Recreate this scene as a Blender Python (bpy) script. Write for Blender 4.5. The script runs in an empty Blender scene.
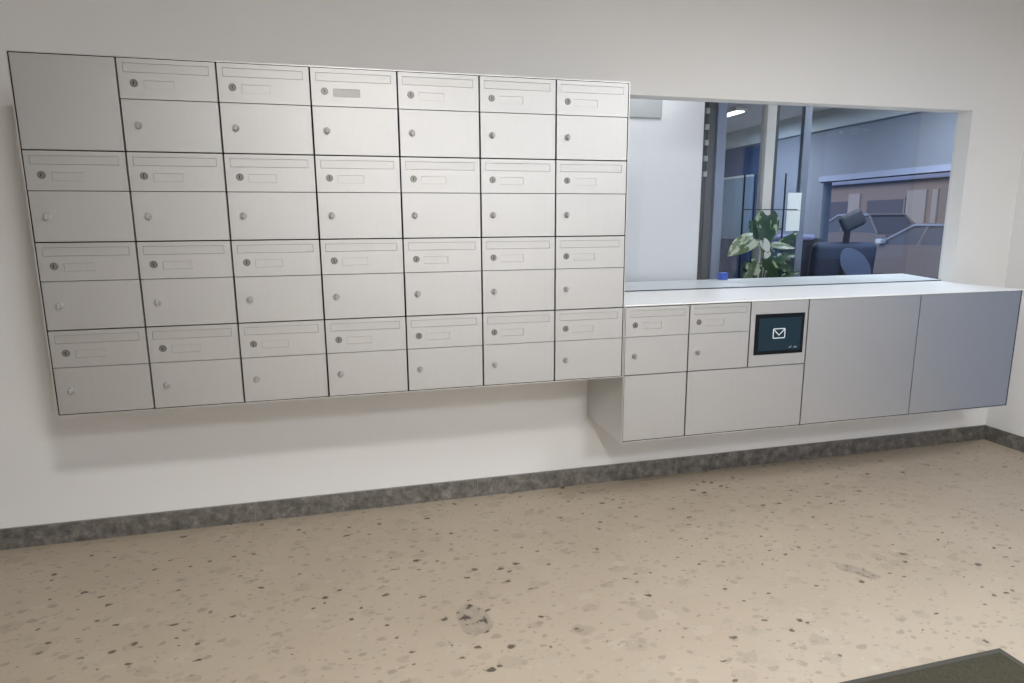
import bpy, bmesh, math, random
from mathutils import Vector, Matrix
random.seed(7)
scn = bpy.context.scene
COL = scn.collection

# ------------------------------------------------------------------ measures (metres)
CW = 0.34537          # mailbox column width
RH = 0.34             # mailbox row height
ZB = 0.7547           # underside of the upper bank's grid
WY = 0.4736           # lobby face of the back wall
BX = 2.4291           # left edge of the lower bank
XR = 5.372            # right lobby wall
GY = 0.557            # glass of the service window
OPX0, OPX1 = 2.46, 4.925
OPZ0, OPZ1 = 1.105, 2.162
CT = 1.105            # countertop height
ZL = ZB - RH          # underside of lower bank's grid

# ------------------------------------------------------------------ materials
def srgb(r, g, b):
    f = lambda c: (c/255/12.92) if c/255 <= 0.04045 else ((c/255+0.055)/1.055)**2.4
    return (f(r), f(g), f(b), 1.0)

def newmat(name):
    m = bpy.data.materials.new(name); m.use_nodes = True
    nt = m.node_tree
    return m, nt, nt.nodes['Principled BSDF']

def mat(name, col, rough=0.5, metal=0.0, spec=0.5, noise=0.0, nscale=20, bump=0.0, stretch=None, emit=None, estr=0.0):
    m, nt, p = newmat(name)
    p.inputs['Base Color'].default_value = col
    p.inputs['Roughness'].default_value = rough
    p.inputs['Metallic'].default_value = metal
    p.inputs['Specular IOR Level'].default_value = spec
    if emit:
        p.inputs['Emission Color'].default_value = emit
        p.inputs['Emission Strength'].default_value = estr
    if noise or bump:
        tc = nt.nodes.new('ShaderNodeTexCoord')
        mp = nt.nodes.new('ShaderNodeMapping')
        if stretch: mp.inputs['Scale'].default_value = stretch
        nt.links.new(tc.outputs['Object'], mp.inputs['Vector'])
        n = nt.nodes.new('ShaderNodeTexNoise'); n.inputs['Scale'].default_value = nscale
        n.inputs['Detail'].default_value = 4
        nt.links.new(mp.outputs['Vector'], n.inputs['Vector'])
        if noise:
            mx = nt.nodes.new('ShaderNodeMix'); mx.data_type = 'RGBA'
            mx.inputs[6].default_value = tuple(c*(1-noise) for c in col[:3])+(1,)
            mx.inputs[7].default_value = tuple(min(1, c*(1+noise)) for c in col[:3])+(1,)
            nt.links.new(n.outputs['Fac'], mx.inputs[0])
            nt.links.new(mx.outputs[2], p.inputs['Base Color'])
        if bump:
            b = nt.nodes.new('ShaderNodeBump'); b.inputs['Strength'].default_value = bump
            b.inputs['Distance'].default_value = 0.004
            nt.links.new(n.outputs['Fac'], b.inputs['Height'])
            nt.links.new(b.outputs['Normal'], p.inputs['Normal'])
    return m

def glass_mat(name, tint=(0.93, 0.95, 0.97), refl=0.10):
    m = bpy.data.materials.new(name); m.use_nodes = True
    nt = m.node_tree; nt.nodes.clear()
    out = nt.nodes.new('ShaderNodeOutputMaterial')
    tr = nt.nodes.new('ShaderNodeBsdfTransparent'); tr.inputs[0].default_value = tint+(1,)
    gl = nt.nodes.new('ShaderNodeBsdfGlossy'); gl.inputs['Roughness'].default_value = 0.0
    # Schlick reflectance, the same from either face of the thin pane
    ge = nt.nodes.new('ShaderNodeNewGeometry')
    dt = nt.nodes.new('ShaderNodeVectorMath'); dt.operation = 'DOT_PRODUCT'
    nt.links.new(ge.outputs['Incoming'], dt.inputs[0]); nt.links.new(ge.outputs['Normal'], dt.inputs[1])
    def mop(op, a, b):
        n = nt.nodes.new('ShaderNodeMath'); n.operation = op; n.use_clamp = True
        if isinstance(a, float): n.inputs[0].default_value = a
        else: nt.links.new(a, n.inputs[0])
        if b is not None: n.inputs[1].default_value = b
        return n
    ab = nt.nodes.new('ShaderNodeMath'); ab.operation = 'ABSOLUTE'; nt.links.new(dt.outputs['Value'], ab.inputs[0])
    iv = nt.nodes.new('ShaderNodeMath'); iv.operation = 'SUBTRACT'; iv.inputs[0].default_value = 1.0; iv.use_clamp = True
    nt.links.new(ab.outputs[0], iv.inputs[1])
    pw = mop('POWER', iv.outputs[0], 5.0)
    mth = nt.nodes.new('ShaderNodeMath'); mth.operation = 'MULTIPLY_ADD'; mth.use_clamp = True
    mth.inputs[1].default_value = 0.96; mth.inputs[2].default_value = refl
    mx = nt.nodes.new('ShaderNodeMixShader')
    nt.links.new(pw.outputs[0], mth.inputs[0]); nt.links.new(mth.outputs[0], mx.inputs[0])
    nt.links.new(tr.outputs[0], mx.inputs[1]); nt.links.new(gl.outputs[0], mx.inputs[2])
    nt.links.new(mx.outputs[0], out.inputs[0])
    return m

M = {}
M['wall'] = mat('white_plaster', (0.80, 0.795, 0.785, 1), 0.9, spec=0.2, noise=0.02, nscale=3, bump=0.08)
M['ceiling'] = mat('ceiling_paint', (0.8, 0.79, 0.78, 1), 0.9, spec=0.2)
M['silver'] = mat('silver_lacquer', (0.575, 0.573, 0.57, 1), 0.54, metal=0.9, spec=0.5, noise=0.02, nscale=60, stretch=(1, 1, 0.15))
M['silver_edge'] = mat('silver_edge', (0.66, 0.655, 0.64, 1), 0.45, metal=0.7)
M['gap'] = mat('dark_gap_metal', (0.055, 0.052, 0.05, 1), 0.7, metal=0.2, spec=0.2)  # dark tone stands for the shade inside the panel gaps
M['flap'] = mat('flap_lacquer', (0.56, 0.557, 0.55, 1), 0.54, metal=0.9)
M['plate'] = mat('name_plate_plastic', (0.57, 0.567, 0.56, 1), 0.53, metal=0.88, noise=0.04, nscale=40)
M['plate_grey'] = mat('grey_name_plate', (0.60, 0.595, 0.58, 1), 0.65, metal=0.1, noise=0.12, nscale=60)
M['lock'] = mat('dark_nickel', (0.21, 0.205, 0.195, 1), 0.42, metal=0.6)
M['lock_core'] = mat('lock_core', (0.25, 0.245, 0.235, 1), 0.42, metal=0.6)
M['black'] = mat('black_plastic', (0.010, 0.010, 0.012, 1), 0.6, spec=0.2)
M['knob'] = mat('knob_nickel', (0.40, 0.395, 0.385, 1), 0.5, metal=0.45)
M['countertop'] = mat('countertop_silver', (0.86, 0.87, 0.87, 1), 0.4, spec=0.22, noise=0.02, nscale=40)
M['counter_grey'] = mat('counter_grey', (0.62, 0.64, 0.64, 1), 0.4, spec=0.3)
M['bezel'] = mat('black_bezel', (0.006, 0.008, 0.010, 1), 0.5, spec=0.15)
M['display'] = mat('display', (0.010, 0.022, 0.032, 1), 0.5, spec=0.15, emit=srgb(28, 48, 62), estr=0.6)
M['icon'] = mat('display_icon', (0.5, 0.55, 0.58, 1), 0.4, emit=srgb(190, 200, 205), estr=0.6)
M['glass'] = glass_mat('window_glass', (0.96, 0.97, 0.98), 0.03)
M['glass2'] = glass_mat('partition_glass', (0.92, 0.945, 0.97), 0.02)
M['mat_pile'] = mat('doormat_pile', srgb(72, 70, 58), 0.95, spec=0.1, noise=0.5, nscale=160, bump=0.8)
M['mat_edge'] = mat('doormat_edge', srgb(70, 68, 60), 0.7, noise=0.2, nscale=60)
M['white_frame'] = mat('white_frame', srgb(214, 212, 205), 0.45)
M['blue_frame'] = mat('pale_blue_frame', srgb(130, 143, 168), 0.45)
M['post_grey'] = mat('post_grey', srgb(108, 116, 132), 0.5)
M['grey_frame'] = mat('grey_metal_frame', srgb(92, 98, 104), 0.4, metal=0.5)
M['dark_frame'] = mat('dark_gasket', srgb(52, 60, 64), 0.6)
M['hinge'] = mat('hinge_steel', srgb(190, 190, 186), 0.35, metal=0.6)
M['office_wall'] = mat('office_blue_grey', srgb(118, 124, 138), 0.85)
M['office_navy'] = mat('office_navy', srgb(30, 50, 88), 0.85)
M['office_pier'] = mat('office_white', srgb(222, 223, 226), 0.9)
M['office_floor'] = mat('office_floor', srgb(120, 118, 116), 0.5, noise=0.08, nscale=8)
M['office_frieze'] = mat('office_frieze', srgb(172, 180, 186), 0.8)
M['pin'] = mat('pinboard_grey', srgb(104, 122, 140), 0.9, noise=0.04, nscale=30)
M['paper'] = mat('paper', srgb(226, 232, 232), 0.8)
M['panel_grey'] = mat('vent_grey', srgb(168, 171, 172), 0.7)
M['tube'] = mat('lit_tube', (1, 1, 1, 1), 0.5, emit=(0.93, 0.97, 1, 1), estr=9)
M['lamp_glow'] = mat('lamp_diffuser', (1, 1, 1, 1), 0.5, emit=(1, 0.93, 0.85, 1), estr=6)
M['chair_dark'] = mat('chair_black', srgb(24, 30, 42), 0.7, noise=0.2, nscale=60)
M['chair_navy'] = mat('chair_navy', srgb(34, 44, 68), 0.8, noise=0.15, nscale=60)
M['chair_grey'] = mat('chair_blue_grey', srgb(92, 108, 142), 0.8, noise=0.1, nscale=60)
M['cloth_lilac'] = mat('lilac_cloth', srgb(120, 122, 160), 0.9, noise=0.15, nscale=20)
M['cloth_blue'] = mat('blue_cloth', srgb(40, 84, 160), 0.9, noise=0.15, nscale=20)
M['blue_box'] = mat('blue_plastic', srgb(30, 84, 190), 0.4)
M['planter'] = mat('planter_grey', srgb(110, 112, 112), 0.6, noise=0.05)
M['soil'] = mat('soil', srgb(40, 30, 22), 0.95, noise=0.3, nscale=60, bump=0.5)
M['stem'] = mat('stem_green', srgb(88, 104, 62), 0.6)
M['asphalt'] = mat('asphalt', srgb(98, 98, 102), 0.9, noise=0.1, nscale=3)
M['facade'] = mat('facade_brown', srgb(146, 132, 128), 0.9, noise=0.06, nscale=1.2)
M['facade_light'] = mat('facade_light', srgb(172, 164, 162), 0.8)
M['facade_band'] = mat('facade_band', srgb(140, 148, 174), 0.8)
M['facade_glass'] = mat('facade_window', srgb(104, 98, 104), 0.2)
M['car'] = mat('car_grey', srgb(136, 127, 126), 0.4, metal=0.1)
M['car_dark'] = mat('car_dark', srgb(100, 96, 102), 0.3, metal=0.3)
M['car_glass'] = mat('car_glass', srgb(98, 98, 106), 0.15)
M['tyre'] = mat('tyre', srgb(24, 24, 26), 0.85)
M['headlight'] = mat('headlight', srgb(214, 222, 232), 0.15)
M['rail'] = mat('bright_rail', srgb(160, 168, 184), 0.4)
M['chrome'] = mat('chrome', (0.7, 0.72, 0.76, 1), 0.15, metal=1.0)

def leaf_mat(name, green, cream, thr):
    m, nt, p = newmat(name)
    tc = nt.nodes.new('ShaderNodeTexCoord')
    mp = nt.nodes.new('ShaderNodeMapping'); mp.inputs['Scale'].default_value = (1.0, 0.35, 1)
    n = nt.nodes.new('ShaderNodeTexNoise'); n.inputs['Scale'].default_value = 26; n.inputs['Detail'].default_value = 3
    cr = nt.nodes.new('ShaderNodeValToRGB')
    cr.color_ramp.elements[0].position = thr; cr.color_ramp.elements[0].color = green
    cr.color_ramp.elements[1].position = thr+0.05; cr.color_ramp.elements[1].color = cream
    nt.links.new(tc.outputs['Object'], mp.inputs[0]); nt.links.new(mp.outputs[0], n.inputs[0])
    nt.links.new(n.outputs['Fac'], cr.inputs[0]); nt.links.new(cr.outputs[0], p.inputs['Base Color'])
    p.inputs['Roughness'].default_value = 0.4
    return m
M['leaf_dark'] = leaf_mat('leaf_dark_green', srgb(52, 90, 44), srgb(196, 210, 170), 0.56)
M['leaf_pale'] = leaf_mat('leaf_cream', srgb(112, 132, 92), srgb(206, 214, 190), 0.46)
M['leaf_white'] = leaf_mat('leaf_white', srgb(120, 140, 100), srgb(238, 240, 232), 0.30)

def terrazzo():
    m, nt, p = newmat('terrazzo')
    N = nt.nodes.new; L = nt.links.new
    tc = N('ShaderNodeTexCoord')
    base = N('ShaderNodeTexNoise'); base.inputs['Scale'].default_value = 2.2; base.inputs['Detail'].default_value = 5
    L(tc.outputs['Object'], base.inputs[0])
    mb = N('ShaderNodeMix'); mb.data_type = 'RGBA'
    mb.inputs[6].default_value = (0.40, 0.330, 0.250, 1); mb.inputs[7].default_value = (0.49, 0.418, 0.325, 1)
    L(base.outputs['Fac'], mb.inputs[0])
    cur = mb.outputs[2]
    # a wobble so chips are ragged
    wn = N('ShaderNodeTexNoise'); wn.inputs['Scale'].default_value = 28; wn.inputs['Detail'].default_value = 2
    L(tc.outputs['Object'], wn.inputs[0])
    wadd = N('ShaderNodeVectorMath'); wadd.operation = 'MULTIPLY_ADD'
    wadd.inputs[1].default_value = (0.035, 0.035, 0.0)
    L(wn.outputs['Color'], wadd.inputs[0]); L(tc.outputs['Object'], wadd.inputs[2])
    def layer(cur, scale, prob, size, colA, colB, strength, seedoff, stretch):
        mp = N('ShaderNodeMapping'); mp.inputs['Location'].default_value = seedoff
        mp.inputs['Rotation'].default_value = (0, 0, seedoff[0]); mp.inputs['Scale'].default_value = stretch
        L(wadd.outputs[0], mp.inputs[0])
        v = N('ShaderNodeTexVoronoi'); v.inputs['Scale'].default_value = scale; v.voronoi_dimensions = '2D'
        L(mp.outputs[0], v.inputs['Vector'])
        sep = N('ShaderNodeSeparateColor'); L(v.outputs['Color'], sep.inputs[0])
        lt = N('ShaderNodeMath'); lt.operation = 'LESS_THAN'; lt.inputs[1].default_value = prob
        L(sep.outputs[0], lt.inputs[0])
        sz = N('ShaderNodeMath'); sz.operation = 'MULTIPLY_ADD'; sz.inputs[1].default_value = size*0.75; sz.inputs[2].default_value = size*0.4
        L(sep.outputs[1], sz.inputs[0])
        d = N('ShaderNodeMath'); d.operation = 'SUBTRACT'; L(sz.outputs[0], d.inputs[0]); L(v.outputs['Distance'], d.inputs[1])
        e = N('ShaderNodeMath'); e.operation = 'MULTIPLY'; e.inputs[1].default_value = 14; e.use_clamp = True; L(d.outputs[0], e.inputs[0])
        a = N('ShaderNodeMath'); a.operation = 'MULTIPLY'; L(e.outputs[0], a.inputs[0]); L(lt.outputs[0], a.inputs[1])
        s = N('ShaderNodeMath'); s.operation = 'MULTIPLY'; s.inputs[1].default_value = strength; L(a.outputs[0], s.inputs[0])
        cm = N('ShaderNodeMix'); cm.data_type = 'RGBA'; cm.inputs[6].default_value = colA; cm.inputs[7].default_value = colB
        L(sep.outputs[2], cm.inputs[0])
        mx = N('ShaderNodeMix'); mx.data_type = 'RGBA'
        L(s.outputs[0], mx.inputs[0]); L(cur, mx.inputs[6]); L(cm.outputs[2], mx.inputs[7])
        return mx.outputs[2]
    cur = layer(cur, 9, 0.55, 0.42, (0.33, 0.275, 0.21, 1), (0.50, 0.44, 0.355, 1), 0.5, (0.3, 0.2, 0), (1, 1.35, 1))
    cur = layer(cur, 20, 0.40, 0.36, (0.20, 0.165, 0.125, 1), (0.45, 0.39, 0.31, 1), 0.48, (1.1, 4.2, 0), (1, 1.5, 1))
    cur = layer(cur, 38, 0.28, 0.32, (0.20, 0.165, 0.125, 1), (0.50, 0.45, 0.38, 1), 0.50, (2.0, 1.2, 0), (1, 1.4, 1))
    cur = layer(cur, 12, 0.08, 0.20, (0.045, 0.034, 0.024, 1), (0.13, 0.10, 0.068, 1), 0.9, (2.6, 7.2, 0), (1, 1.6, 1))
    cur = layer(cur, 18, 0.05, 0.22, (0.06, 0.047, 0.038, 1), (0.13, 0.10, 0.07, 1), 0.9, (0.9, 3.3, 0), (1, 1.5, 1))
    L(cur, p.inputs['Base Color'])
    p.inputs['Roughness'].default_value = 0.45
    p.inputs['Specular IOR Level'].default_value = 0.4
    return m
M['terrazzo'] = terrazzo()

def patch_mat():
    m, nt, p = newmat('floor_repair_cement')
    N = nt.nodes.new; L = nt.links.new
    tc = N('ShaderNodeTexCoord'); n = N('ShaderNodeTexNoise'); n.inputs['Scale'].default_value = 30; n.inputs['Detail'].default_value = 3
    L(tc.outputs['Object'], n.inputs[0])
    cr = N('ShaderNodeValToRGB'); e = cr.color_ramp.elements
    e[0].position = 0.36; e[0].color = (0.075, 0.06, 0.05, 1)
    e[1].position = 0.42; e[1].color = (0.33, 0.28, 0.22, 1)
    x = e.new(0.7); x.color = (0.40, 0.345, 0.275, 1)
    L(n.outputs['Fac'], cr.inputs[0]); L(cr.outputs[0], p.inputs['Base Color']); p.inputs['Roughness'].default_value = 0.6
    return m
M['patch'] = patch_mat()

def marble():
    m, nt, p = newmat('grey_marble')
    N = nt.nodes.new; L = nt.links.new
    tc = N('ShaderNodeTexCoord')
    n = N('ShaderNodeTexNoise'); n.inputs['Scale'].default_value = 20; n.inputs['Detail'].default_value = 8; n.inputs['Roughness'].default_value = 0.75
    n.inputs['Distortion'].default_value = 0.15
    L(tc.outputs['Object'], n.inputs[0])
    cr = N('ShaderNodeValToRGB'); e = cr.color_ramp.elements
    e[0].position = 0.33; e[0].color = (0.062, 0.058, 0.052, 1); e[1].position = 0.68; e[1].color = (0.29, 0.272, 0.24, 1)
    x = e.new(0.5); x.color = (0.145, 0.136, 0.122, 1)
    L(n.outputs['Fac'], cr.inputs[0])
    L(cr.outputs[0], p.inputs['Base Color']); p.inputs['Roughness'].default_value = 0.4
    return m
M['marble'] = marble()
M['grout'] = mat('baseboard_joint', (0.30, 0.28, 0.25, 1), 0.9)

# ------------------------------------------------------------------ mesh builder
class MB:
    def __init__(s): s.bm = bmesh.new()
    def box(s, x0, x1, y0, y1, z0, z1, bev=0.0, seg=1, mtx=None):
        r = bmesh.ops.create_cube(s.bm, size=1.0)
        vs = r['verts']
        for v in vs:
            v.co = Vector(((x0+x1)/2+v.co.x*(x1-x0), (y0+y1)/2+v.co.y*(y1-y0), (z0+z1)/2+v.co.z*(z1-z0)))
        geo = vs
        if bev > 0:
            ed = list({e for v in vs for e in v.link_edges})
            rr = bmesh.ops.bevel(s.bm, geom=ed, offset=bev, segments=seg, affect='EDGES', profile=0.5)
            geo = list({v for f in rr['faces'] for v in f.verts} | {v for v in vs if v.is_valid})
        if mtx is not None:
            for v in geo: v.co = mtx @ v.co
        return s
    def cyl(s, c, axis, r0, r1, h, n=24, cap=True):
        # from c along axis
        a = Vector(axis).normalized()
        q = a.to_track_quat('Z', 'Y').to_matrix().to_4x4()
        mtx = Matrix.Translation(Vector(c)+a*h/2) @ q
        bmesh.ops.create_cone(s.bm, cap_ends=cap, segments=n, radius1=r0, radius2=r1, depth=h, matrix=mtx)
        return s
    def tube(s, pts, r, n=8, radii=None):
        pts = [Vector(p) for p in pts]
        rings = []
        for i, p in enumerate(pts):
            t = (pts[min(i+1, len(pts)-1)]-pts[max(i-1, 0)]).normalized()
            u = t.cross(Vector((0.13, 0.31, 1)) if abs(t.z) < 0.95 else Vector((1, 0, 0))).normalized()
            w = t.cross(u)
            rr = radii[i] if radii else r
            rings.append([s.bm.verts.new(p+(u*math.cos(2*math.pi*k/n)+w*math.sin(2*math.pi*k/n))*rr) for k in range(n)])
        for a, b in zip(rings, rings[1:]):
            for k in range(n): s.bm.faces.new((a[k], a[(k+1) % n], b[(k+1) % n], b[k]))
        s.bm.faces.new(rings[0][::-1]); s.bm.faces.new(rings[-1])
        return s
    def lathe(s, c, prof, n=28):
        rings = []
        for r, z in prof:
            rings.append([s.bm.verts.new((c[0]+r*math.cos(2*math.pi*k/n), c[1]+r*math.sin(2*math.pi*k/n), c[2]+z)) for k in range(n)])
        for a, b in zip(rings, rings[1:]):
            for k in range(n): s.bm.faces.new((a[k], a[(k+1) % n], b[(k+1) % n], b[k]))
        s.bm.faces.new(rings[0][::-1]); s.bm.faces.new(rings[-1])
        return s
    def prism(s, poly, axis, a0, a1):
        # poly in the two other axes order: axis x -> (y,z), y -> (x,z), z -> (x,y)
        f = {'x': lambda p, a: (a, p[0], p[1]), 'y': lambda p, a: (p[0], a, p[1]), 'z': lambda p, a: (p[0], p[1], a)}[axis]
        A = [s.bm.verts.new(f(p, a0)) for p in poly]; Bv = [s.bm.verts.new(f(p, a1)) for p in poly]
        n = len(poly)
        for k in range(n): s.bm.faces.new((A[k], A[(k+1) % n], Bv[(k+1) % n], Bv[k]))
        s.bm.faces.new(A[::-1]); s.bm.faces.new(Bv)
        return s
    def sheet(s, w, h, t, holes, y0=0.0):
        # front panel in xz, thickness t towards +y, with rectangular through holes
        xs = sorted({0, w} | {v for o in holes for v in (o[0], o[1])}); zs = sorted({0, h} | {v for o in holes for v in (o[2], o[3])})
        solid = lambda i, j: 0 <= i < len(xs)-1 and 0 <= j < len(zs)-1 and not any(o[0] <= (xs[i]+xs[i+1])/2 <= o[1] and o[2] <= (zs[j]+zs[j+1])/2 <= o[3] for o in holes)
        cache = {}
        def V(x, y, z):
            k = (round(x, 6), round(y, 6), round(z, 6))
            if k not in cache: cache[k] = s.bm.verts.new((x, y, z))
            return cache[k]
        y1 = y0+t
        for i in range(len(xs)-1):
            for j in range(len(zs)-1):
                if not solid(i, j): continue
                a, b, c, d = xs[i], xs[i+1], zs[j], zs[j+1]
                s.bm.faces.new((V(a, y0, c), V(b, y0, c), V(b, y0, d), V(a, y0, d)))
                s.bm.faces.new((V(a, y1, d), V(b, y1, d), V(b, y1, c), V(a, y1, c)))
                if not solid(i-1, j): s.bm.faces.new((V(a, y0, d), V(a, y1, d), V(a, y1, c), V(a, y0, c)))
                if not solid(i+1, j): s.bm.faces.new((V(b, y0, c), V(b, y1, c), V(b, y1, d), V(b, y0, d)))
                if not solid(i, j-1): s.bm.faces.new((V(a, y0, c), V(a, y1, c), V(b, y1, c), V(b, y0, c)))
                if not solid(i, j+1): s.bm.faces.new((V(a, y0, d), V(b, y0, d), V(b, y1, d), V(a, y1, d)))
        return s
    def build(s, name, material, parent=None, smooth=False, loc=None):
        bmesh.ops.recalc_face_normals(s.bm, faces=s.bm.faces)
        me = bpy.data.meshes.new(name); s.bm.to_mesh(me); s.bm.free()
        me.materials.append(material)
        if smooth:
            for p in me.polygons: p.use_smooth = True
            try: me.set_sharp_from_angle(angle=math.radians(38))
            except Exception: pass
        o = bpy.data.objects.new(name, me); COL.objects.link(o)
        if loc: o.location = loc
        if parent: o.parent = parent
        return o

def tag(o, label=None, cat=None, group=None, kind=None):
    if label: o['label'] = label
    if cat: o['category'] = cat
    if group: o['group'] = group
    if kind: o['kind'] = kind
    return o
def thing(name, label, cat, loc=(0, 0, 0), rz=0.0, group=None):
    o = bpy.data.objects.new(name, None); COL.objects.link(o); o.empty_display_size = 0.1
    o.location = loc; o.rotation_euler = (0, 0, rz)
    return tag(o, label, cat, group)
def copy_tree(o, parent=None):
    c = o.copy(); COL.objects.link(c)
    if parent: c.parent = parent
    for ch in list(o.children): copy_tree(ch, c)
    return c
def struct(name, mb, m, parent=None):
    o = mb.build(name, m, parent)
    if not parent: o['kind'] = 'structure'
    return o

# ------------------------------------------------------------------ the lobby shell
LX0, LY0, LZ1 = -3.6, -4.9, 2.92
struct('floor', MB().box(LX0, XR, LY0, WY, -0.05, 0), M['terrazzo'])
struct('ceiling', MB().box(LX0, XR, LY0, WY, LZ1, LZ1+0.1), M['ceiling'])
WB = 0.575
wb = MB()
x0, x1, z1 = LX0, 6.15, LZ1
wb.sheet(x1-x0, z1, WB-WY, [(OPX0-x0, OPX1-x0, OPZ0-0.02, OPZ1)], 0)
o = wb.build('wall_back', M['wall']); o.location = (x0, WY, 0); o['kind'] = 'structure'
struct('wall_left', MB().box(LX0-0.1, LX0, LY0, WB, 0, LZ1), M['office_wall'])
struct('wall_front', MB().box(LX0, XR, LY0-0.1, LY0, 0, LZ1), M['wall'])
# right wall with the street door
DY0, DY1, DZ = -2.4, -0.15, 2.45
wr = MB()
wr.box(XR, XR+0.12, DY1, WY, 0, LZ1); wr.box(XR, XR+0.12, LY0, DY0, 0, LZ1); wr.box(XR, XR+0.12, DY0, DY1, DZ, LZ1)
struct('wall_right', wr, M['wall'])
df = MB()
for a, b in ((DY0, DY0+0.06), (DY1-0.06, DY1), ((DY0+DY1)/2-0.04, (DY0+DY1)/2+0.04)):
    df.box(XR+0.02, XR+0.08, a, b, 0, DZ)
df.box(XR+0.021, XR+0.079, DY0+0.001, DY1-0.001, DZ-0.06, DZ-0.001); df.box(XR+0.021, XR+0.079, DY0+0.001, DY1-0.001, 0.001, 0.1)
d1 = struct('door_1', df, M['grey_frame'])
MB().box(XR+0.045, XR+0.055, DY0+0.06, DY1-0.06, 0.1, DZ-0.06).build('pane', M['glass'], d1)
# marble skirting, joint lines as slim mortar strips
bb = MB(); gr = MB()
joints = [-2.1, -0.95, 0.62, 1.78, 3.0, 4.25]
xs = [LX0]+joints+[XR]
for a, b in zip(xs, xs[1:]): bb.box(a+0.0008, b-0.0008, WY-0.012, WY, 0, 0.1, 0.0015)
b = struct('baseboard_back', bb, M['marble'])
for j in joints: gr.box(j-0.0012, j+0.0012, WY-0.0112, WY, 0, 0.0985)
gr.box(LX0, XR, WY-0.006, WY, 0.1, 0.1025)
gr.build('mortar_joint', M['grout'], b)
bb = MB(); bb.box(XR-0.012, XR, DY1, 0.199, 0, 0.1, 0.0015); bb.box(XR-0.012, XR, 0.201, WY-0.012, 0, 0.1, 0.0015)
struct('baseboard_right', bb, M['marble'])
# floor repairs
def blob(cx, cy, rx, ry, rot, n, jag, t=0.0012, seed=1):
    rnd = random.Random(seed); pts = []
    for k in range(n):
        a = 2*math.pi*k/n; r = 1+rnd.uniform(-jag, jag)
        x, y = rx*r*math.cos(a), ry*r*math.sin(a)
        pts.append((cx+x*math.cos(rot)-y*math.sin(rot), cy+x*math.sin(rot)+y*math.cos(rot)))
    return MB().prism(pts, 'z', 0.0, t)
fp = blob(1.545, -0.63, 0.065, 0.10, 0.15, 26, 0.10, seed=4)
struct('floor_repair', fp, M['patch'])
struct('floor_repair', blob(3.22, -0.72, 0.035, 0.10, 0.6, 14, 0.22, seed=9), M['patch'])

# ------------------------------------------------------------------ upper mailbox bank
UX1 = 7*CW; UZ1 = ZB+4*RH
def dark_inside(o, axis, sign):
    # the inner face of a housing panel is painted dark for gap shade, its lip stays silver
    o.data.materials.append(M['gap'])
    for p in o.data.polygons:
        if p.normal[axis]*sign > 0.9: p.material_index = 1
    return o
hs = thing('mailbox_housing', 'thin silver wall housing that frames the wide upper bank of mailboxes', 'mailbox housing', (0, 0, 0))
t = 0.004
dark_inside(MB().box(-t, 0, -0.002, WY, ZB-t, UZ1+t).build('side_panel', M['silver_edge'], hs), 0, 1)
dark_inside(MB().box(UX1, UX1+t, -0.002, WY, ZB-t, UZ1+t).build('side_panel', M['silver_edge'], hs), 0, -1)
dark_inside(MB().box(0, UX1, -0.002, WY, UZ1, UZ1+t).build('top_panel', M['silver_edge'], hs), 2, -1)
dark_inside(MB().box(0, UX1, -0.002, WY, ZB-t, ZB).build('bottom_panel', M['silver_edge'], hs), 2, 1)
MB().box(0, UX1, WY-0.006, WY-0.001, ZB, UZ1).build('back_panel', M['gap'], hs)

GV, GH, GM = 0.0034, 0.0024, 0.0013      # half gaps: columns, rows; gap between flap panel and door
def make_mailbox():
    r = thing('mailbox', 'x', 'mailbox')
    w, h = CW, RH
    pw = w-2*GV
    zt = h-GH; zm = h-0.148
    ph = zt-zm-GM
    MB().box(GV*0.6, w-GV*0.6, 0.018, WY-0.012, GH*0.6, h-GH*0.6).build('box_body', M['gap'], r)
    fl = (0.0185, 0.3185-GV, ph-0.0495, ph-0.0165)     # letter slot hole
    np_ = (0.0845, 0.1905, ph-0.108, ph-0.077)            # name plate hole
    p = MB().sheet(pw, ph, 0.016, [fl, np_]).build('slot_panel', M['silver'], r, loc=(GV, 0, zm+GM))
    g = 0.0009
    MB().box(fl[0]+g, fl[1]-g, 0.0006, 0.006, fl[2]+g, fl[3]-g, 0.0006).build('letter_flap', M['flap'], p)
    MB().box(np_[0]+0.0007, np_[1]-0.0007, 0.0016, 0.005, np_[2]+0.0007, np_[3]-0.0007).build('name_plate', M['plate'], p)
    lx, lz = 0.0508, ph-0.088
    lk = MB().cyl((lx, 0, lz), (0, -1, 0), 0.0145, 0.0135, 0.0022, 28)
    lo = lk.build('lock', M['lock'], r, True, loc=(GV, 0, zm+GM))
    MB().cyl((0, 0, 0), (0, -1, 0), 0.0085, 0.0082, 0.0034, 24).build('lock_core', M['lock_core'], lo, True, loc=(lx, 0, lz))
    MB().box(-0.0016, 0.0016, -0.0039, -0.001, -0.0062, 0.0062).build('keyhole', M['black'], lo, loc=(lx, 0, lz))
    dr = MB().box(0, pw, 0, 0.016, 0, zm-GM-GH, 0.0008).build('door', M['silver'], r, loc=(GV, 0, GH))
    kx, kz = 0.0515, 0.095
    k = MB().cyl((kx, 0, kz), (0, -1, 0), 0.0138, 0.0132, 0.004, 28)
    k.cyl((kx, -0.004, kz), (0, -1, 0), 0.0112, 0.0100, 0.009, 24)
    k.box(kx-0.0045, kx+0.0045, -0.019, -0.012, kz-0.0115, kz+0.0115, 0.0018)
    k.build('knob', M['knob'], dr, True)
    return r
proto = make_mailbox()
COLN = ['leftmost column', 'second column from the left', 'third column from the left', 'middle column', 'third column from the right', 'second column from the right', 'rightmost column']
ROWN = ['top row', 'second row from the top', 'third row from the top', 'bottom row']
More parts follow.
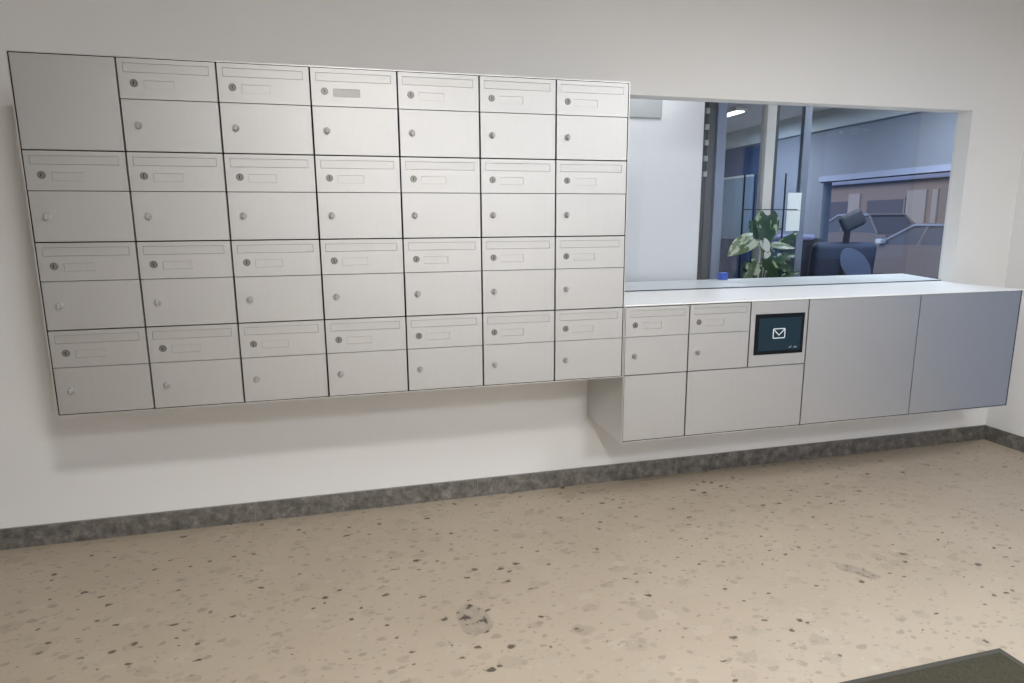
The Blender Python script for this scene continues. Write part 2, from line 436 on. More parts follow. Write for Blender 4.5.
TOP = {1: 'silver mailbox in the top row directly right of the blank panel',
       2: 'silver mailbox in the top row, second one right of the blank panel',
       3: 'silver mailbox with a darker grey name plate in the middle of the top row',
       4: 'silver mailbox in the top row, just right of the one with grey name plate',
       5: 'silver mailbox in the top row, second from the right end',
       6: 'silver mailbox at the top right corner of the upper bank'}
first = True
grey_plate_mesh = None
for row in range(4):
    for col in range(7):
        if row == 0 and col == 0: continue
        m = proto if first else copy_tree(proto)
        first = False
        m.location = (col*CW, 0, ZB+(3-row)*RH)
        if row == 0: m['label'] = TOP[col]
        elif row == 3 and col == 0: m['label'] = 'silver mailbox at the bottom left corner of the upper bank'
        elif row == 3 and col == 6: m['label'] = 'silver mailbox at the bottom right corner of the upper bank, beside the lower bank'
        else: m['label'] = 'silver mailbox of the upper bank, %s, %s' % (ROWN[row], COLN[col])
        m['group'] = 'mailboxes of the upper bank'
        for ch in m.children:
            if ch.name.startswith('slot_panel'):
                for g in ch.children:
                    if g.name.startswith('name_plate') and (row, col) in ((0, 3),):
                        g.data = g.data.copy(); g.data.materials[0] = M['plate_grey']; g['label'] = 'darker grey name plate'
            if ch.name.startswith('lock'):
                for g in ch.children:
                    if g.name.startswith('keyhole'): g.rotation_euler = (0, random.choice([0, 0, 0.25, -0.3]), 0)
bp = thing('blank_panel', 'plain square silver panel without slot at the top left of the mailboxes', 'panel', (0, 0, ZB+3*RH))
MB().box(GV, CW-GV, 0, 0.016, GH, RH-GH, 0.0008).build('front_panel', M['silver'], bp)
MB().box(GV*0.6, CW-GV*0.6, 0.018, WY-0.012, GH*0.6, RH-GH*0.6).build('panel_body', M['gap'], bp)

# ------------------------------------------------------------------ lower bank
LX1 = BX+2.469
LZT = CT-0.0075
cols = [BX, BX+CW, BX+2*CW, BX+3*CW, BX+3*CW+2.078*CW, LX1-0.004]
hs2 = thing('parcel_locker_housing', 'long silver housing of the lower parcel lockers with a flat countertop', 'locker housing', (0, 0, 0))
dark_inside(MB().box(BX-t, BX, -0.002, WY, ZL-t, LZT).build('side_panel', M['silver_edge'], hs2), 0, 1)
dark_inside(MB().box(LX1-t, LX1, -0.002, WY, ZL-t, LZT).build('side_panel', M['silver_edge'], hs2), 0, -1)
bo = dark_inside(MB().box(BX, LX1-t, -0.002, WY, ZL-t, ZL).build('bottom_panel', M['silver_edge'], hs2), 2, 1)
MB().box(3.07, 3.15, 0.05, 0.08, ZL-t-0.012, ZL-t).build('catch', M['black'], bo)
MB().box(BX, LX1-t, WY-0.006, WY-0.001, ZL, LZT).build('back_panel', M['gap'], hs2)
ctp = MB().box(BX-t, LX1, -0.002, WY+0.0005, LZT, CT, 0.001)
ctp.box(OPX0+0.002, OPX1-0.002, WY+0.0005, GY-0.008, LZT, CT)
ctp.build('countertop', M['countertop'], hs2)

for i, lab in enumerate(('silver mailbox at the left end of the lower bank above a narrow locker door', 'silver mailbox of the lower bank just left of the terminal screen')):
    m = copy_tree(proto); m.location = (BX+i*CW, 0, ZB); m['label'] = lab; m['group'] = 'mailboxes of the lower bank'
    for ch in m.children:
        if ch.name.startswith('lock'):
            for g in ch.children:
                if g.name.startswith('keyhole'): g.rotation_euler = (0, 0.4*i, 0)
def locker(xa, xb, za, zb, label):
    r = thing('parcel_locker', label, 'parcel locker', (xa, 0, za), group='plain parcel lockers of the lower bank')
    w, h = xb-xa, zb-za
    MB().box(GV*1.15, w-GV*0.9, 0, 0.016, GH*1.2, h-GH*1.0, 0.0008).build('door', M['silver'], r)
    MB().box(GV*0.5, w-GV*0.5, 0.018, WY-0.012, GH*0.5, h-GH*0.5).build('locker_body', M['gap'], r)
locker(cols[0], cols[1], ZL, ZB, 'narrow silver parcel locker under the left mailbox of the lower bank')
locker(cols[1], cols[3], ZL, ZB, 'wide low silver parcel locker under the terminal screen')
locker(cols[3], cols[4], ZL, LZT, 'tall silver parcel locker directly right of the terminal screen')
locker(cols[4], cols[5], ZL, LZT, 'tall bluish parcel locker at the far right end by the wall')
# terminal
tm = thing('parcel_terminal', 'silver control panel with a dark touch screen showing a white envelope', 'terminal', (cols[2], 0, ZB))
w, h = CW, LZT-ZB
sx0, sx1, sz0, sz1 = 0.030, 0.325, 0.061, 0.275
MB().sheet(w-2*GV, h-2*GH, 0.016, [(sx0-GV, sx1-GV, sz0-GH, sz1-GH)]).build('faceplate', M['silver'], tm, loc=(GV, 0, GH))
MB().box(GV*0.6, w-GV*0.6, 0.018, WY-0.012, GH*0.6, h-GH*0.6).build('terminal_body', M['gap'], tm)
sc = MB().box(sx0+0.0005, sx1-0.0005, -0.0015, 0.01, sz0+0.0005, sz1-0.0005, 0.001).build('screen', M['bezel'], tm)
MB().box(sx0+0.024, sx1-0.020, -0.0019, 0.002, sz0+0.020, sz1-0.022).build('display', M['display'], sc)
ic = MB()
ex, ez, ew, eh, rr = (sx0+sx1)/2-0.0035, 0.171, 0.074, 0.054, 0.007
def ring(ic, cx, cz, w, h, r, th, y):
    out, inn = [], []
    for (sx, sz, a0) in ((1, 1, 0), (-1, 1, 90), (-1, -1, 180), (1, -1, 270)):
        for k in range(5):
            a = math.radians(a0+k*22.5)
            px, pz = cx+sx*(w/2-r), cz+sz*(h/2-r)
            out.append((px+r*math.cos(a), pz+r*math.sin(a))); inn.append((px+(r-th)*math.cos(a), pz+(r-th)*math.sin(a)))
    n = len(out)
    O = [ic.bm.verts.new((p[0], y, p[1])) for p in out]; I = [ic.bm.verts.new((p[0], y, p[1])) for p in inn]
    O2 = [ic.bm.verts.new((p[0], y+0.0012, p[1])) for p in out]; I2 = [ic.bm.verts.new((p[0], y+0.0012, p[1])) for p in inn]
    for k in range(n):
        j = (k+1) % n
        for q in ((O[k], O[j], I[j], I[k]), (O2[k], I2[k], I2[j], O2[j]), (O[k], O2[k], O2[j], O[j]), (I[k], I[j], I2[j], I2[k])): ic.bm.faces.new(q)
ring(ic, ex, ez, ew, eh, rr, 0.0052, -0.0026)
ic.prism([(ex-ew/2+0.004, ez+eh/2-0.002), (ex, ez-0.006), (ex+ew/2-0.004, ez+eh/2-0.002), (ex+ew/2-0.004, ez+eh/2-0.0085), (ex, ez-0.0125), (ex-ew/2+0.004, ez+eh/2-0.0085)], 'y', -0.0026, -0.0014)
ic.build('envelope_icon', M['icon'], sc)
mk = MB()
bx, bz = sx1-0.088, sz0+0.034
mk.prism([(bx, bz), (bx+0.011, bz+0.002), (bx+0.015, bz+0.008), (bx+0.018, bz+0.006), (bx+0.014, bz-0.002), (bx+0.002, bz-0.004)], 'y', -0.0025, -0.0014)
mk.prism([(bx+0.030, bz), (bx+0.037, bz+0.004), (bx+0.050, bz+0.001), (bx+0.050, bz-0.004), (bx+0.030, bz-0.003)], 'y', -0.0025, -0.0014)
mk.build('screen_mark', mat('dim_icon', (0.2, 0.22, 0.24, 1), 0.4, emit=srgb(150, 160, 165), estr=0.35), sc)

# ------------------------------------------------------------------ service window
w1 = struct('window_1', MB().box(OPX0, OPX1, GY-0.006, GY-0.002, CT, CT+0.006), M['dark_frame'])
MB().box(OPX0, OPX1, GY, GY+0.006, CT, OPZ1).build('pane', M['glass'], w1)
struct('trim_1', MB().box(OPX1, OPX1+0.012, WY-0.004, WY, CT, OPZ1+0.004), M['wall'])

# ------------------------------------------------------------------ office behind
OX0, OX1, OY0, OY1, OZ = 2.0, 6.0, WB, 7.2, 2.62
struct('floor_office', MB().box(OX0, OX1, OY0, OY1, -0.05, 0), M['office_floor'])
struct('ceiling_office', MB().box(OX0, OX1, OY0, OY1, OZ, OZ+0.08), M['ceiling'])
struct('wall_office_left', MB().box(OX0-0.1, OX0, OY0, OY1, 0, OZ), M['office_pier'])
struct('wall_office_back', MB().box(OX0, OX1+0.15, OY1, OY1+0.1, 0, OZ), M['office_navy'])
SY0, SY1, SZ0, SZ1 = 0.85, 3.05, 0.25, 1.90
wo = MB()
wo.box(OX1, OX1+0.15, OY0, SY0, 0, OZ); wo.box(OX1, OX1+0.15, SY1, 4.1, 0, OZ)
wo.box(OX1, OX1+0.15, SY0, SY1, 0, SZ0); wo.box(OX1, OX1+0.15, SY0, SY1, SZ1, OZ)
struct('wall_office_right', wo, M['office_wall'])  # stands in for the lobby entrance wall reflected in the pane
struct('wall_office_navy', MB().box(OX1, OX1+0.15, 4.1, OY1, 0, OZ), M['office_navy'])
struct('trim_2', MB().box(OX1-0.05, OX1, OY0, OY1, 2.42, OZ), M['office_frieze'])
wf = MB()
wf.box(OX1-0.02, OX1+0.06, SY0, SY1, SZ1, SZ1+0.055); wf.box(OX1, OX1+0.06, SY0, SY1, SZ0, SZ0+0.06)
wfs = MB()
for y in (SY0, SY1-0.05): wfs.box(OX1, OX1+0.06, y, y+0.05, SZ0+0.06, SZ1)
w2 = struct('window_2', wf, M['facade_band'])  # window in place of the reflected street door
wfs.build('side_frame', M['office_wall'], w2)
MB().box(OX1+0.03, OX1+0.036, SY0+0.05, SY1-0.05, SZ0+0.06, SZ1-0.02).build('pane', M['glass2'], w2)
# white pier behind the reflection slab
struct('wall_pier', MB().box(OX0, 3.50, 1.18, 1.5, 0, OZ), M['office_pier'])
vp = thing('wall_panel', 'pale grey square panel high on the white wall behind the glass', 'panel', (3.018, 1.18, 2.25))
MB().box(-0.25, 0.165, -0.012, 0, -0.085, 0.16, 0.003).build('panel_cover', M['panel_grey'], vp)
# slab standing in for the countertop's reflection in the glass, support added below
ct = thing('office_counter', 'pale grey counter continuing behind the glass of the service window', 'counter', (2.46, 0.585, 0))
p = MB().prism([(0, 0), (2.53, 0), (2.73, 0.53), (0, 0.53)], 'z', CT-0.03, CT); p.build('counter_top', M['counter_grey'], ct)
MB().box(0.02, 2.5, 0.03, 0.45, 0.1, CT-0.03).build('cabinet_body', M['office_frieze'], ct)
MB().box(0.04, 2.46, 0.05, 0.42, 0, 0.1).build('plinth', M['dark_frame'], ct)
# glazed partition
PY = 1.5
gp = struct('window_3', MB().box(3.46, 4.60, PY-0.02, PY+0.04, OZ-0.16, OZ).box(3.70, 4.60, PY-0.02, PY+0.04, 0, 0.1), M['grey_frame'])
MB().box(3.60, 3.715, PY, PY+0.05, 0, OZ-0.16).build('hinge_post', M['grey_frame'], gp)
MB().box(3.715, 3.775, PY-0.01, PY+0.05, 0, OZ-0.16).build('edge_strip', M['grey_frame'], gp)
MB().box(3.674, 3.700, PY-0.012, PY, 0, OZ-0.16).build('gasket', M['dark_frame'], gp)
for k in range(5):
    MB().box(3.686, 3.718, PY-0.03, PY-0.012, 2.26-k*0.11, 2.30-k*0.11, 0.004).build('hinge', M['hinge'], gp)
MB().box(3.790, 3.862, PY-0.02, PY+0.04, 0.1, OZ-0.16).build('blue_post', M['blue_frame'], gp)
MB().box(4.192, 4.268, PY-0.03, PY+0.04, 0.1, OZ-0.16).build('mullion', M['white_frame'], gp)
MB().box(4.268, 4.308, PY-0.01, PY+0.04, 0.1, OZ-0.16).build('gasket', M['dark_frame'], gp)
MB().box(4.53, 4.59, PY-0.01, PY+0.03, 0.1, OZ-0.16).build('end_post', M['post_grey'], gp)
MB().box(3.862, 4.192, PY+0.005, PY+0.011, 0.1, OZ-0.16).build('pane', M['glass'], gp)
MB().box(4.308, 4.53, PY+0.005, PY+0.011, 0.1, OZ-0.16).build('pane', M['glass2'], gp)
for z0, z1, l in ((1.582, 1.712, 'upper of two white paper sheets on the glass beside the plant'), (1.424, 1.578, 'lower of two white paper sheets on the glass beside the plant')):
    tag(MB().box(4.425, 4.545, PY-0.0145, PY-0.0115, z0, z1).build('paper_sheet', M['paper']), l, 'paper', 'papers on the partition')
# pinboard
pb = thing('pinboard', 'grey blue board on the navy office wall behind the plant', 'board', (OX1, 5.4, 1.2))
MB().box(-0.03, 0, -1.2, 1.7, 0.08, 0.84).build('board_panel', M['pin'], pb)
MB().box(-0.035, 0, -1.2, 1.7, 0.84, 0.865).build('board_edge', M['office_frieze'], pb)
# ceiling lights
def tube_light(x, y, L, rz, label):
    r = thing('ceiling_light', label, 'ceiling light', (x, y, OZ), rz, 'office ceiling lights')
    MB().box(-0.07, 0.07, -L/2, L/2, -0.035, 0, 0.006).build('light_housing', M['white_frame'], r)
    MB().box(-0.05, 0.05, -L/2+0.03, L/2-0.03, -0.045, -0.03, 0.004).build('light_diffuser', M['tube'], r)
tube_light(5.02, 3.55, 1.0, 0.0, 'lit ceiling light above the plant, seen through the left glass bay')
tube_light(5.3, 2.15, 0.9, 0.0, 'lit ceiling light glimpsed at the top middle of the service window')
# small blue box
bb_ = thing('storage_box', 'small bright blue box at the back edge of the counter left of the plant', 'box', (3.635, 1.075, CT))
MB().box(-0.028, 0.028, -0.025, 0.025, 0, 0.04, 0.004).build('box_body', M['blue_box'], bb_)
MB().box(-0.031, 0.031, -0.028, 0.028, 0.04, 0.048, 0.002).build('lid', M['blue_box'], bb_)

# ------------------------------------------------------------------ monstera
PX, PYY = 4.11, 1.30
pl = thing('monstera_plant', 'green and white variegated monstera plant behind the service window', 'plant', (PX, PYY, 0))
MB().lathe((0, 0, 0), [(0.10, 0), (0.13, 0.3), (0.15, 0.78), (0.158, 0.8), (0.145, 0.8), (0.135, 0.76)]).build('planter', M['planter'], pl, True)
MB().cyl((0, 0, 0.755), (0, 0, 1), 0.138, 0.138, 0.01).build('soil', M['soil'], pl)
def leaf_mesh(L, W, cuts, fold, droop, seed):
    """heart-shaped leaf in local x (width) y (length) with slits cut from the margin"""
    rnd = random.Random(seed)
    mb = MB(); bm = mb.bm; n = 26
    rows = []
    for i in range(n+1):
        s = i/n
        half = W/2*(math.sin(math.pi*min(1, s*0.93+0.07))**0.62)*(1.12-0.5*s)
        y = L*s
        row = []
        for sgn in (-1, 1):
            slit = 1.0
            if cuts:
                ph = (s*cuts+(0.2 if sgn > 0 else 0.0)+seed*0.13) % 1.0
                if 0.15 < s < 0.9 and ph < 0.30: slit = 0.5
            hh = half*slit
            for f in ((1.0, 0.5) if sgn < 0 else (0.5, 1.0)):
                x = sgn*hh*f
                z = -droop*s*s*L + fold*abs(x)*0.9 + 0.03*W*math.sin(9*s+sgn)
                row.append(bm.verts.new((x, y - 0.22*W*(f**2)*(1-s)**2, z)))
            if sgn < 0: row.append(bm.verts.new((0, y, -droop*s*s*L)))
        rows.append(row)
    for a, b in zip(rows, rows[1:]):
        for k in range(4): bm.faces.new((a[k], a[k+1], b[k+1], b[k]))
    geom = bmesh.ops.solidify(bm, geom=bm.faces[:], thickness=0.0012)
    return mb
def place_leaf(base, tip, facing, W, m, cuts, fold, droop, seed):
    """base/tip in world; facing: approximate normal"""
    b = Vector(base)-Vector((4.06, PYY, 0)); tp = Vector(tip)-Vector((4.06, PYY, 0))
    yv = (tp-b); L = yv.length; yv.normalize()
    nv = Vector(facing); nv = (nv-yv*nv.dot(yv)).normalized(); xv = yv.cross(nv)
    o = leaf_mesh(L, W, cuts, fold, droop, seed).build('leaf', M[m], pl, True)
    o.matrix_local = Matrix(((xv.x, yv.x, nv.x, b.x), (xv.y, yv.y, nv.y, b.y), (xv.z, yv.z, nv.z, b.z), (0, 0, 0, 1)))
    # stalk
    s0 = Vector((b.x*0.25, b.y*0.3, 0.76)); mid = (s0+b)/2+Vector((0, 0.03, 0.05))
    pts = [s0*(1-q)*(1-q)+mid*2*q*(1-q)+b*q*q for q in [k/8 for k in range(9)]]
    MB().tube(pts, 0.005, 7).build('stem', M['stem'], pl, True)
F = (-0.6, -0.8, 0.15)
#          base (x,y,z)         tip
LV = [((4.115, 1.36, 1.54), (4.075, 1.33, 1.31), F, 0.19, 'leaf_dark', 0, 0.25, 0.1),
      ((3.985, 1.36, 1.50), (4.045, 1.36, 1.33), F, 0.07, 'leaf_dark', 5, 0.3, 0.1),
      ((3.965, 1.30, 1.375), (3.715, 1.20, 1.285), (-0.3, -0.7, 0.6), 0.16, 'leaf_pale', 0, 0.2, 0.15),
      ((4.02, 1.26, 1.36), (4.06, 1.24, 1.28), F, 0.07, 'leaf_white', 0, 0.2, 0.1),
      ((4.05, 1.24, 1.275), (4.03, 1.22, 1.235), F, 0.05, 'leaf_white', 0, 0.2, 0.1),
      ((4.10, 1.27, 1.325), (4.27, 1.22, 1.315), (-0.3, -0.7, 0.7), 0.07, 'leaf_pale', 0, 0.2, 0.1),
      ((4.21, 1.36, 1.29), (4.37, 1.34, 1.42), (-0.5, -0.8, 0.4), 0.08, 'leaf_dark', 0, 0.3, 0.1),
      ((4.14, 1.30, 1.20), (4.33, 1.27, 1.275), (-0.4, -0.8, 0.5), 0.10, 'leaf_dark', 4, 0.2, 0.2),
      ((4.05, 1.25, 1.23), (4.14, 1.22, 1.06), F, 0.10, 'leaf_dark', 0, 0.2, 0.1),
      ((4.17, 1.30, 1.20), (4.30, 1.25, 1.14), (-0.4, -0.6, 0.7), 0.12, 'leaf_dark', 4, 0.2, 0.25),
      ((3.99, 1.28, 1.20), (3.86, 1.22, 1.06), F, 0.12, 'leaf_pale', 3, 0.2, 0.2),
      ((3.96, 1.33, 1.19), (3.93, 1.30, 1.03), F, 0.10, 'leaf_dark', 3, 0.2, 0.2),
      ((4.22, 1.31, 1.06), (4.37, 1.28, 1.14), (-0.4, -0.8, 0.5), 0.07, 'leaf_dark', 3, 0.2, 0.2),
      ((4.12, 1.40, 1.33), (4.24, 1.40, 1.22), F, 0.10, 'leaf_pale', 4, 0.2, 0.2)]
for i, a in enumerate(LV): place_leaf(*a, i+1)
# wire trellis standing behind the plant
tr = thing('wire_trellis', 'tall thin black wire trellis standing behind the monstera', 'trellis', (4.155, 1.44, 0))
for x, z in ((3.955, 1.835), (4.045, 1.835), (4.305, 1.85)):
    MB().cyl((x-4.1, 0, 0.012), (0, 0, 1), 0.0065, 0.0065, z-0.012, 10).build('rod', M['black'], tr)
for xa, xb, z in ((3.955, 4.43, 1.585), (4.12, 4.305, 1.44), (3.955, 4.305, 0.6)):
    MB().cyl((xa-4.1, 0.006, z), (1, 0, 0), 0.0035, 0.0035, xb-xa, 10).build('crossbar', M['black'], tr)
MB().box(-0.17, 0.24, -0.03, 0.02, 0, 0.012, 0.003).build('foot_plate', M['black'], tr)

# ------------------------------------------------------------------ office chairs
def chair(loc, rz, label, backm, headrest, cloth=False, s=1.0):
    r = thing('office_chair', label, 'office chair', loc, rz, 'office chairs behind the glass')
    b = MB()
    for k in range(5):
        a = 2*math.pi*k/5
        b.tube([(0.03*math.cos(a), 0.03*math.sin(a), 0.11), (0.30*math.cos(a), 0.30*math.sin(a), 0.075)], 0.02, 8, [0.026, 0.016])
    b.cyl((0, 0, 0.08), (0, 0, 1), 0.04, 0.035, 0.07, 16)
    base = b.build('chair_base', M['chair_dark'], r, True)
    for k in range(5):
        a = 2*math.pi*k/5
        MB().cyl((0.30*math.cos(a)-0.02*math.sin(a), 0.30*math.sin(a)+0.02*math.cos(a), 0.03), (math.sin(a), -math.cos(a), 0), 0.03, 0.03, 0.04, 14).build('caster', M['black'], base, True)
    MB().cyl((0, 0, 0.13), (0, 0, 1), 0.028, 0.022, 0.32, 16).build('gas_column', M['black'], r, True)
    MB().box(-0.25, 0.25, -0.24, 0.24, 0.45, 0.53, 0.035, 3).build('seat', M['chair_dark'], r, True)
    tilt = Matrix.Translation((0, 0.25, 0.55)) @ Matrix.Rotation(-0.12, 4, 'X')
    MB().box(-0.23, 0.23, -0.05, 0.05, 0.02, 0.62, 0.049, 4, tilt).build('backrest', backm, r, True)
    MB().box(-0.03, 0.03, 0.03, 0.06, -0.12, 0.5, 0.008, 2, tilt).build('back_support', M['black'], r, True)
    if headrest:
        ht = tilt @ Matrix.Translation((-0.03, 0.0, 0.77)) @ Matrix.Rotation(0.25, 4, 'X') @ Matrix.Rotation(0.45, 4, 'Y')
        h = MB().box(-0.085, 0.085, -0.028, 0.028, -0.06, 0.06, 0.027, 4, ht)
        ho = h.build('headrest', M['chair_dark'], r, True)
        MB().box(-0.02, 0.02, 0.0, 0.025, 0.5, 0.75, 0.005, 1, tilt).build('headrest_post', M['black'], r, True)
        cu = MB().prism([(0.085*math.cos(a), 0.15*math.sin(a)) for a in [2*math.pi*k/28 for k in range(28)]], 'y', 0.048, 0.062)
        cm = tilt @ Matrix.Translation((-0.07, 0, 0.46)) @ Matrix.Rotation(0.75, 4, 'Y')
        for v in cu.bm.verts: v.co = cm @ v.co
        cu.build('back_cushion', M['chair_grey'], r, True)
    for sx in (-1, 1):
        MB().tube([(sx*0.24, 0.05, 0.47), (sx*0.30, 0.05, 0.5), (sx*0.30, 0.04, 0.70)], 0.016, 10).box(sx*0.30-0.035, sx*0.30+0.035, -0.14, 0.14, 0.70, 0.73, 0.012, 2).build('armrest', M['chair_dark'], r, True)
    if cloth:
        MB().box(-0.16, 0.14, -0.055, 0.055, 0.60, 0.645, 0.02, 3, tilt).build('draped_cloth', M['cloth_lilac'], r, True)
        MB().box(0.10, 0.22, 0.055, 0.075, 0.42, 0.60, 0.009, 2, tilt).build('blue_cloth', M['cloth_blue'], r, True)
    r.scale = (s, s, s)
    return r
chair((5.16, 1.95, 0), 2.9, 'dark office chair with a headrest and a blue grey back cushion', M['chair_navy'], True, s=1.14)
chair((5.58, 2.75, 0), 2.3, 'black office chair with lilac and blue cloth over its back', M['chair_dark'], False, True, s=1.15)

# ------------------------------------------------------------------ street
struct('street', MB().box(OX1+0.15, 40, -18, 40, -0.06, -0.01), M['asphalt'])  # street of the reflected view, built as real ground beyond the wall
fx = 19.5
fb = thing('building', 'long brown grey building across the street with a pale band', 'building', (fx, 8, -0.01))
MB().box(0, 1.2, -3, 30, 0, 7).build('facade_wall', M['facade'], fb)
MB().box(-0.25, 0, -3, 30, 2.85, 3.2).build('canopy_band', M['facade_band'], fb)
for y, wd in ((9.4, 0.55), (6.7, 0.75), (6.0, 0.2), (11.2, 0.5), (2.2, 0.5)):
    MB().box(-0.08, 0, y-wd/2, y+wd/2, 0, 2.5).build('pilaster', M['facade_light'], fb)
for y in (8.0, 4.6, 10.2, 12.4):
    wn = MB().box(-0.05, 0, y-0.85, y+0.85, 0.9, 2.3).build('window_frame', M['facade'], fb)
    MB().box(-0.06, -0.05, y-0.78, y+0.78, 0.97, 2.23).build('pane', M['facade_glass'], wn)

def make_car(paint, label, loc):
    r = thing('car', label, 'car', loc, 0, 'cars parked across the street')
    # nose towards +y, length 4.3
    hw = 0.88
    b = MB()
    prof = [(-2.1, 0.30), (-2.15, 0.62), (-2.05, 0.92), (-1.3, 0.98), (0.72, 0.96), (1.55, 0.86), (2.02, 0.72), (2.12, 0.5), (2.08, 0.28), (1.72, 0.24), (1.62, 0.48), (1.35, 0.62), (1.08, 0.48), (0.98, 0.24), (-1.0, 0.24), (-1.1, 0.48), (-1.37, 0.62), (-1.64, 0.48), (-1.74, 0.24)]
    b.prism(prof, 'x', -hw, hw)
    bmesh.ops.bevel(b.bm, geom=[e for e in b.bm.edges if abs(e.verts[0].co.x-e.verts[1].co.x) < 1e-6], offset=0.05, segments=2, affect='EDGES')
    b.build('car_body', paint, r, True)
    def frust(mb, bot, top, zb, zt, wb_, wt):
        v = [mb.bm.verts.new(c) for c in ((-wb_, bot[0], zb), (wb_, bot[0], zb), (wb_, bot[1], zb), (-wb_, bot[1], zb), (-wt, top[0], zt), (wt, top[0], zt), (wt, top[1], zt), (-wt, top[1], zt))]
        for f in ((0, 1, 2, 3), (4, 5, 6, 7), (0, 1, 5, 4), (1, 2, 6, 5), (2, 3, 7, 6), (3, 0, 4, 7)): mb.bm.faces.new([v[i] for i in f])
        return mb
    frust(MB(), (-1.75, 0.75), (-1.2, -0.05), 0.95, 1.40, 0.80, 0.60).build('greenhouse', M['car_glass'], r)
    frust(MB(), (-1.26, 0.02), (-1.1, -0.15), 1.395, 1.45, 0.625, 0.55).build('roof', paint, r)
    pm = MB()
    for sx in (-1, 1):
        for yb, yt in ((0.75, -0.05), (-0.35, -0.40), (-1.75, -1.2)):
            pm.tube([(sx*0.805, yb, 0.95), (sx*0.61, yt, 1.40)], 0.03, 6)
    pm.build('pillar', paint, r)
    for sx in (-1, 1):
        MB().box(sx*0.66-0.16, sx*0.66+0.16, 1.95, 2.10, 0.60, 0.74, 0.03, 2).build('headlight', M['headlight'], r, True)
        MB().box(sx*0.95-0.09, sx*0.95+0.09, 0.45, 0.62, 0.98, 1.10, 0.03, 2).build('mirror', M['headlight'], r, True)
        MB().tube([(sx*0.82, 0.76, 0.96), (sx*0.635, -0.04, 1.405), (sx*0.635, -1.2, 1.405)], 0.028, 8).build('roof_rail', M['rail'], r, True)  # pale paint shows the sky highlight along window trim and roof edge
        for y in (1.35, -1.37):
            wl = MB().cyl((sx*0.70, y, 0.31), (sx, 0, 0), 0.31, 0.31, 0.17, 24).build('wheel', M['tyre'], r, True)
            MB().cyl((sx*0.872, y, 0.31), (sx, 0, 0), 0.19, 0.17, 0.012, 20).build('hub_cap', M['chrome'], wl, True)
    MB().box(-0.5, 0.5, 2.06, 2.135, 0.40, 0.56, 0.02).build('grille', M['black'], r)
    MB().box(-0.80, 0.80, -2.17, -2.10, 0.66, 0.78, 0.01).build('tail_light', M['car_dark'], r)
    return r
c1 = make_car(M['car'], 'silver grey car parked across the street, its nose pointing left', (14.2, 9.1, -0.01))
c2 = copy_tree(c1); c2.location = (16.8, 14.4, -0.01); c2.scale = (1.05, 1.05, 1.2)
c2['label'] = 'second grey car further up the street behind the office chairs'

# ------------------------------------------------------------------ doormat
dm = thing('doormat', 'dark grey doormat with a ribbed edge lying at the bottom right of the floor', 'doormat', (2.3, -2.0, 0))
MB().box(-0.9, 0.99, -0.75, 0.70, 0, 0.009, 0.002).build('mat_pile', M['mat_pile'], dm)
ed = MB()
ed.prism([(-0.93, -0.785), (1.015, -0.785), (1.015, 0.72), (-0.93, 0.72)], 'z', 0, 0.005)
ed.build('mat_border', M['mat_edge'], dm)

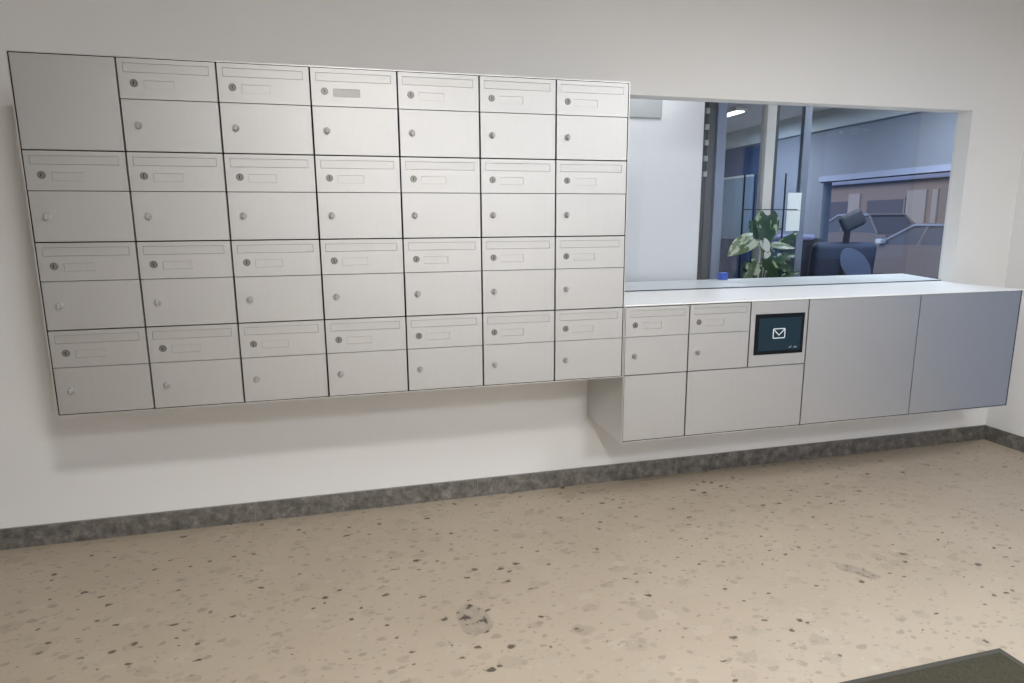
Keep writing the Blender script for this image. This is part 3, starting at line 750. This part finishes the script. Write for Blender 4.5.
# ------------------------------------------------------------------ lamps
cl = thing('ceiling_lamp', 'round white ceiling lamp above the camera', 'ceiling lamp', (1.2, -2.42, LZ1))
MB().cyl((0, 0, -0.10), (0, 0, 1), 0.17, 0.17, 0.10, 40).build('lamp_housing', M['white_frame'], cl, True)
MB().cyl((0, 0, -0.125), (0, 0, 1), 0.14, 0.15, 0.025, 40).build('lamp_diffuser', M['lamp_glow'], cl, True)
def area(name, loc, size, power, color, shape='DISK', rot=(0, 0, 0)):
    l = bpy.data.lights.new(name, 'AREA'); l.shape = shape; l.size = size; l.energy = power; l.color = color
    o = bpy.data.objects.new(name, l); COL.objects.link(o); o.location = loc; o.rotation_euler = rot
    return o
area('ceiling_lamp_light', (1.2, -2.42, LZ1-0.135), 0.32, 90, (1, 0.975, 0.95))
for x, y, p, lab in ((3.5, -1.8, 80, 'second round ceiling lamp, over the street door'), (2.6, -4.3, 185, 'third round ceiling lamp, at the back of the lobby')):
    c = copy_tree(cl); c.location = (x, y, LZ1); c['label'] = lab  # two lamps added to lift the ambient light of the lobby
    area('ceiling_lamp_light', (x, y, LZ1-0.135), 0.8, p, (0.94, 0.965, 1))
area('office_light', (5.02, 3.55, OZ-0.06), 0.5, 90, (0.78, 0.88, 1))
area('office_light', (5.2, 1.3, OZ-0.06), 0.5, 60, (0.8, 0.9, 1))  # added office fill light, no fixture above it
area('office_light', (3.0, 0.88, OZ-0.06), 0.5, 8, (0.97, 0.98, 1))  # added weak fill near the white pier, no fixture
sl = bpy.data.lights.new('daylight', 'SUN'); sl.energy = 4.5; sl.angle = 0.6; sl.color = (1, 0.94, 0.88)
so = bpy.data.objects.new('daylight', sl); COL.objects.link(so); so.location = (0, 5, 12)
so.rotation_euler = Vector((1, 0.25, -0.55)).to_track_quat('-Z', 'Y').to_euler()

w = bpy.data.worlds.new('World'); scn.world = w; w.use_nodes = True
bg = w.node_tree.nodes['Background']
bg.inputs[0].default_value = (0.25, 0.46, 0.92, 1); bg.inputs[1].default_value = 1.3

# ------------------------------------------------------------------ camera
cam = bpy.data.cameras.new('camera'); co = bpy.data.objects.new('camera', cam); COL.objects.link(co)
R = ((0.968754, -0.247937, -0.006307), (-0.05140, -0.1759, -0.98306), (0.24263, 0.95267, -0.18315))
r, d, f = (Vector(v).normalized() for v in R)
f.normalize(); r = (r-f*r.dot(f)).normalized(); u = r.cross(f)
mw = Matrix(((r.x, u.x, -f.x, 1.15025), (r.y, u.y, -f.y, -2.80286), (r.z, u.z, -f.z, 1.49580), (0, 0, 0, 1)))
co.matrix_world = mw
cam.sensor_width = 36; cam.lens = 634.55/1024*36; cam.clip_start = 0.05; cam.clip_end = 200
scn.camera = co
scn.view_settings.view_transform = 'Standard'; scn.view_settings.look = 'None'
scn.view_settings.gamma = 1; scn.view_settings.use_curve_mapping = False
scn.view_settings.exposure = -0.92
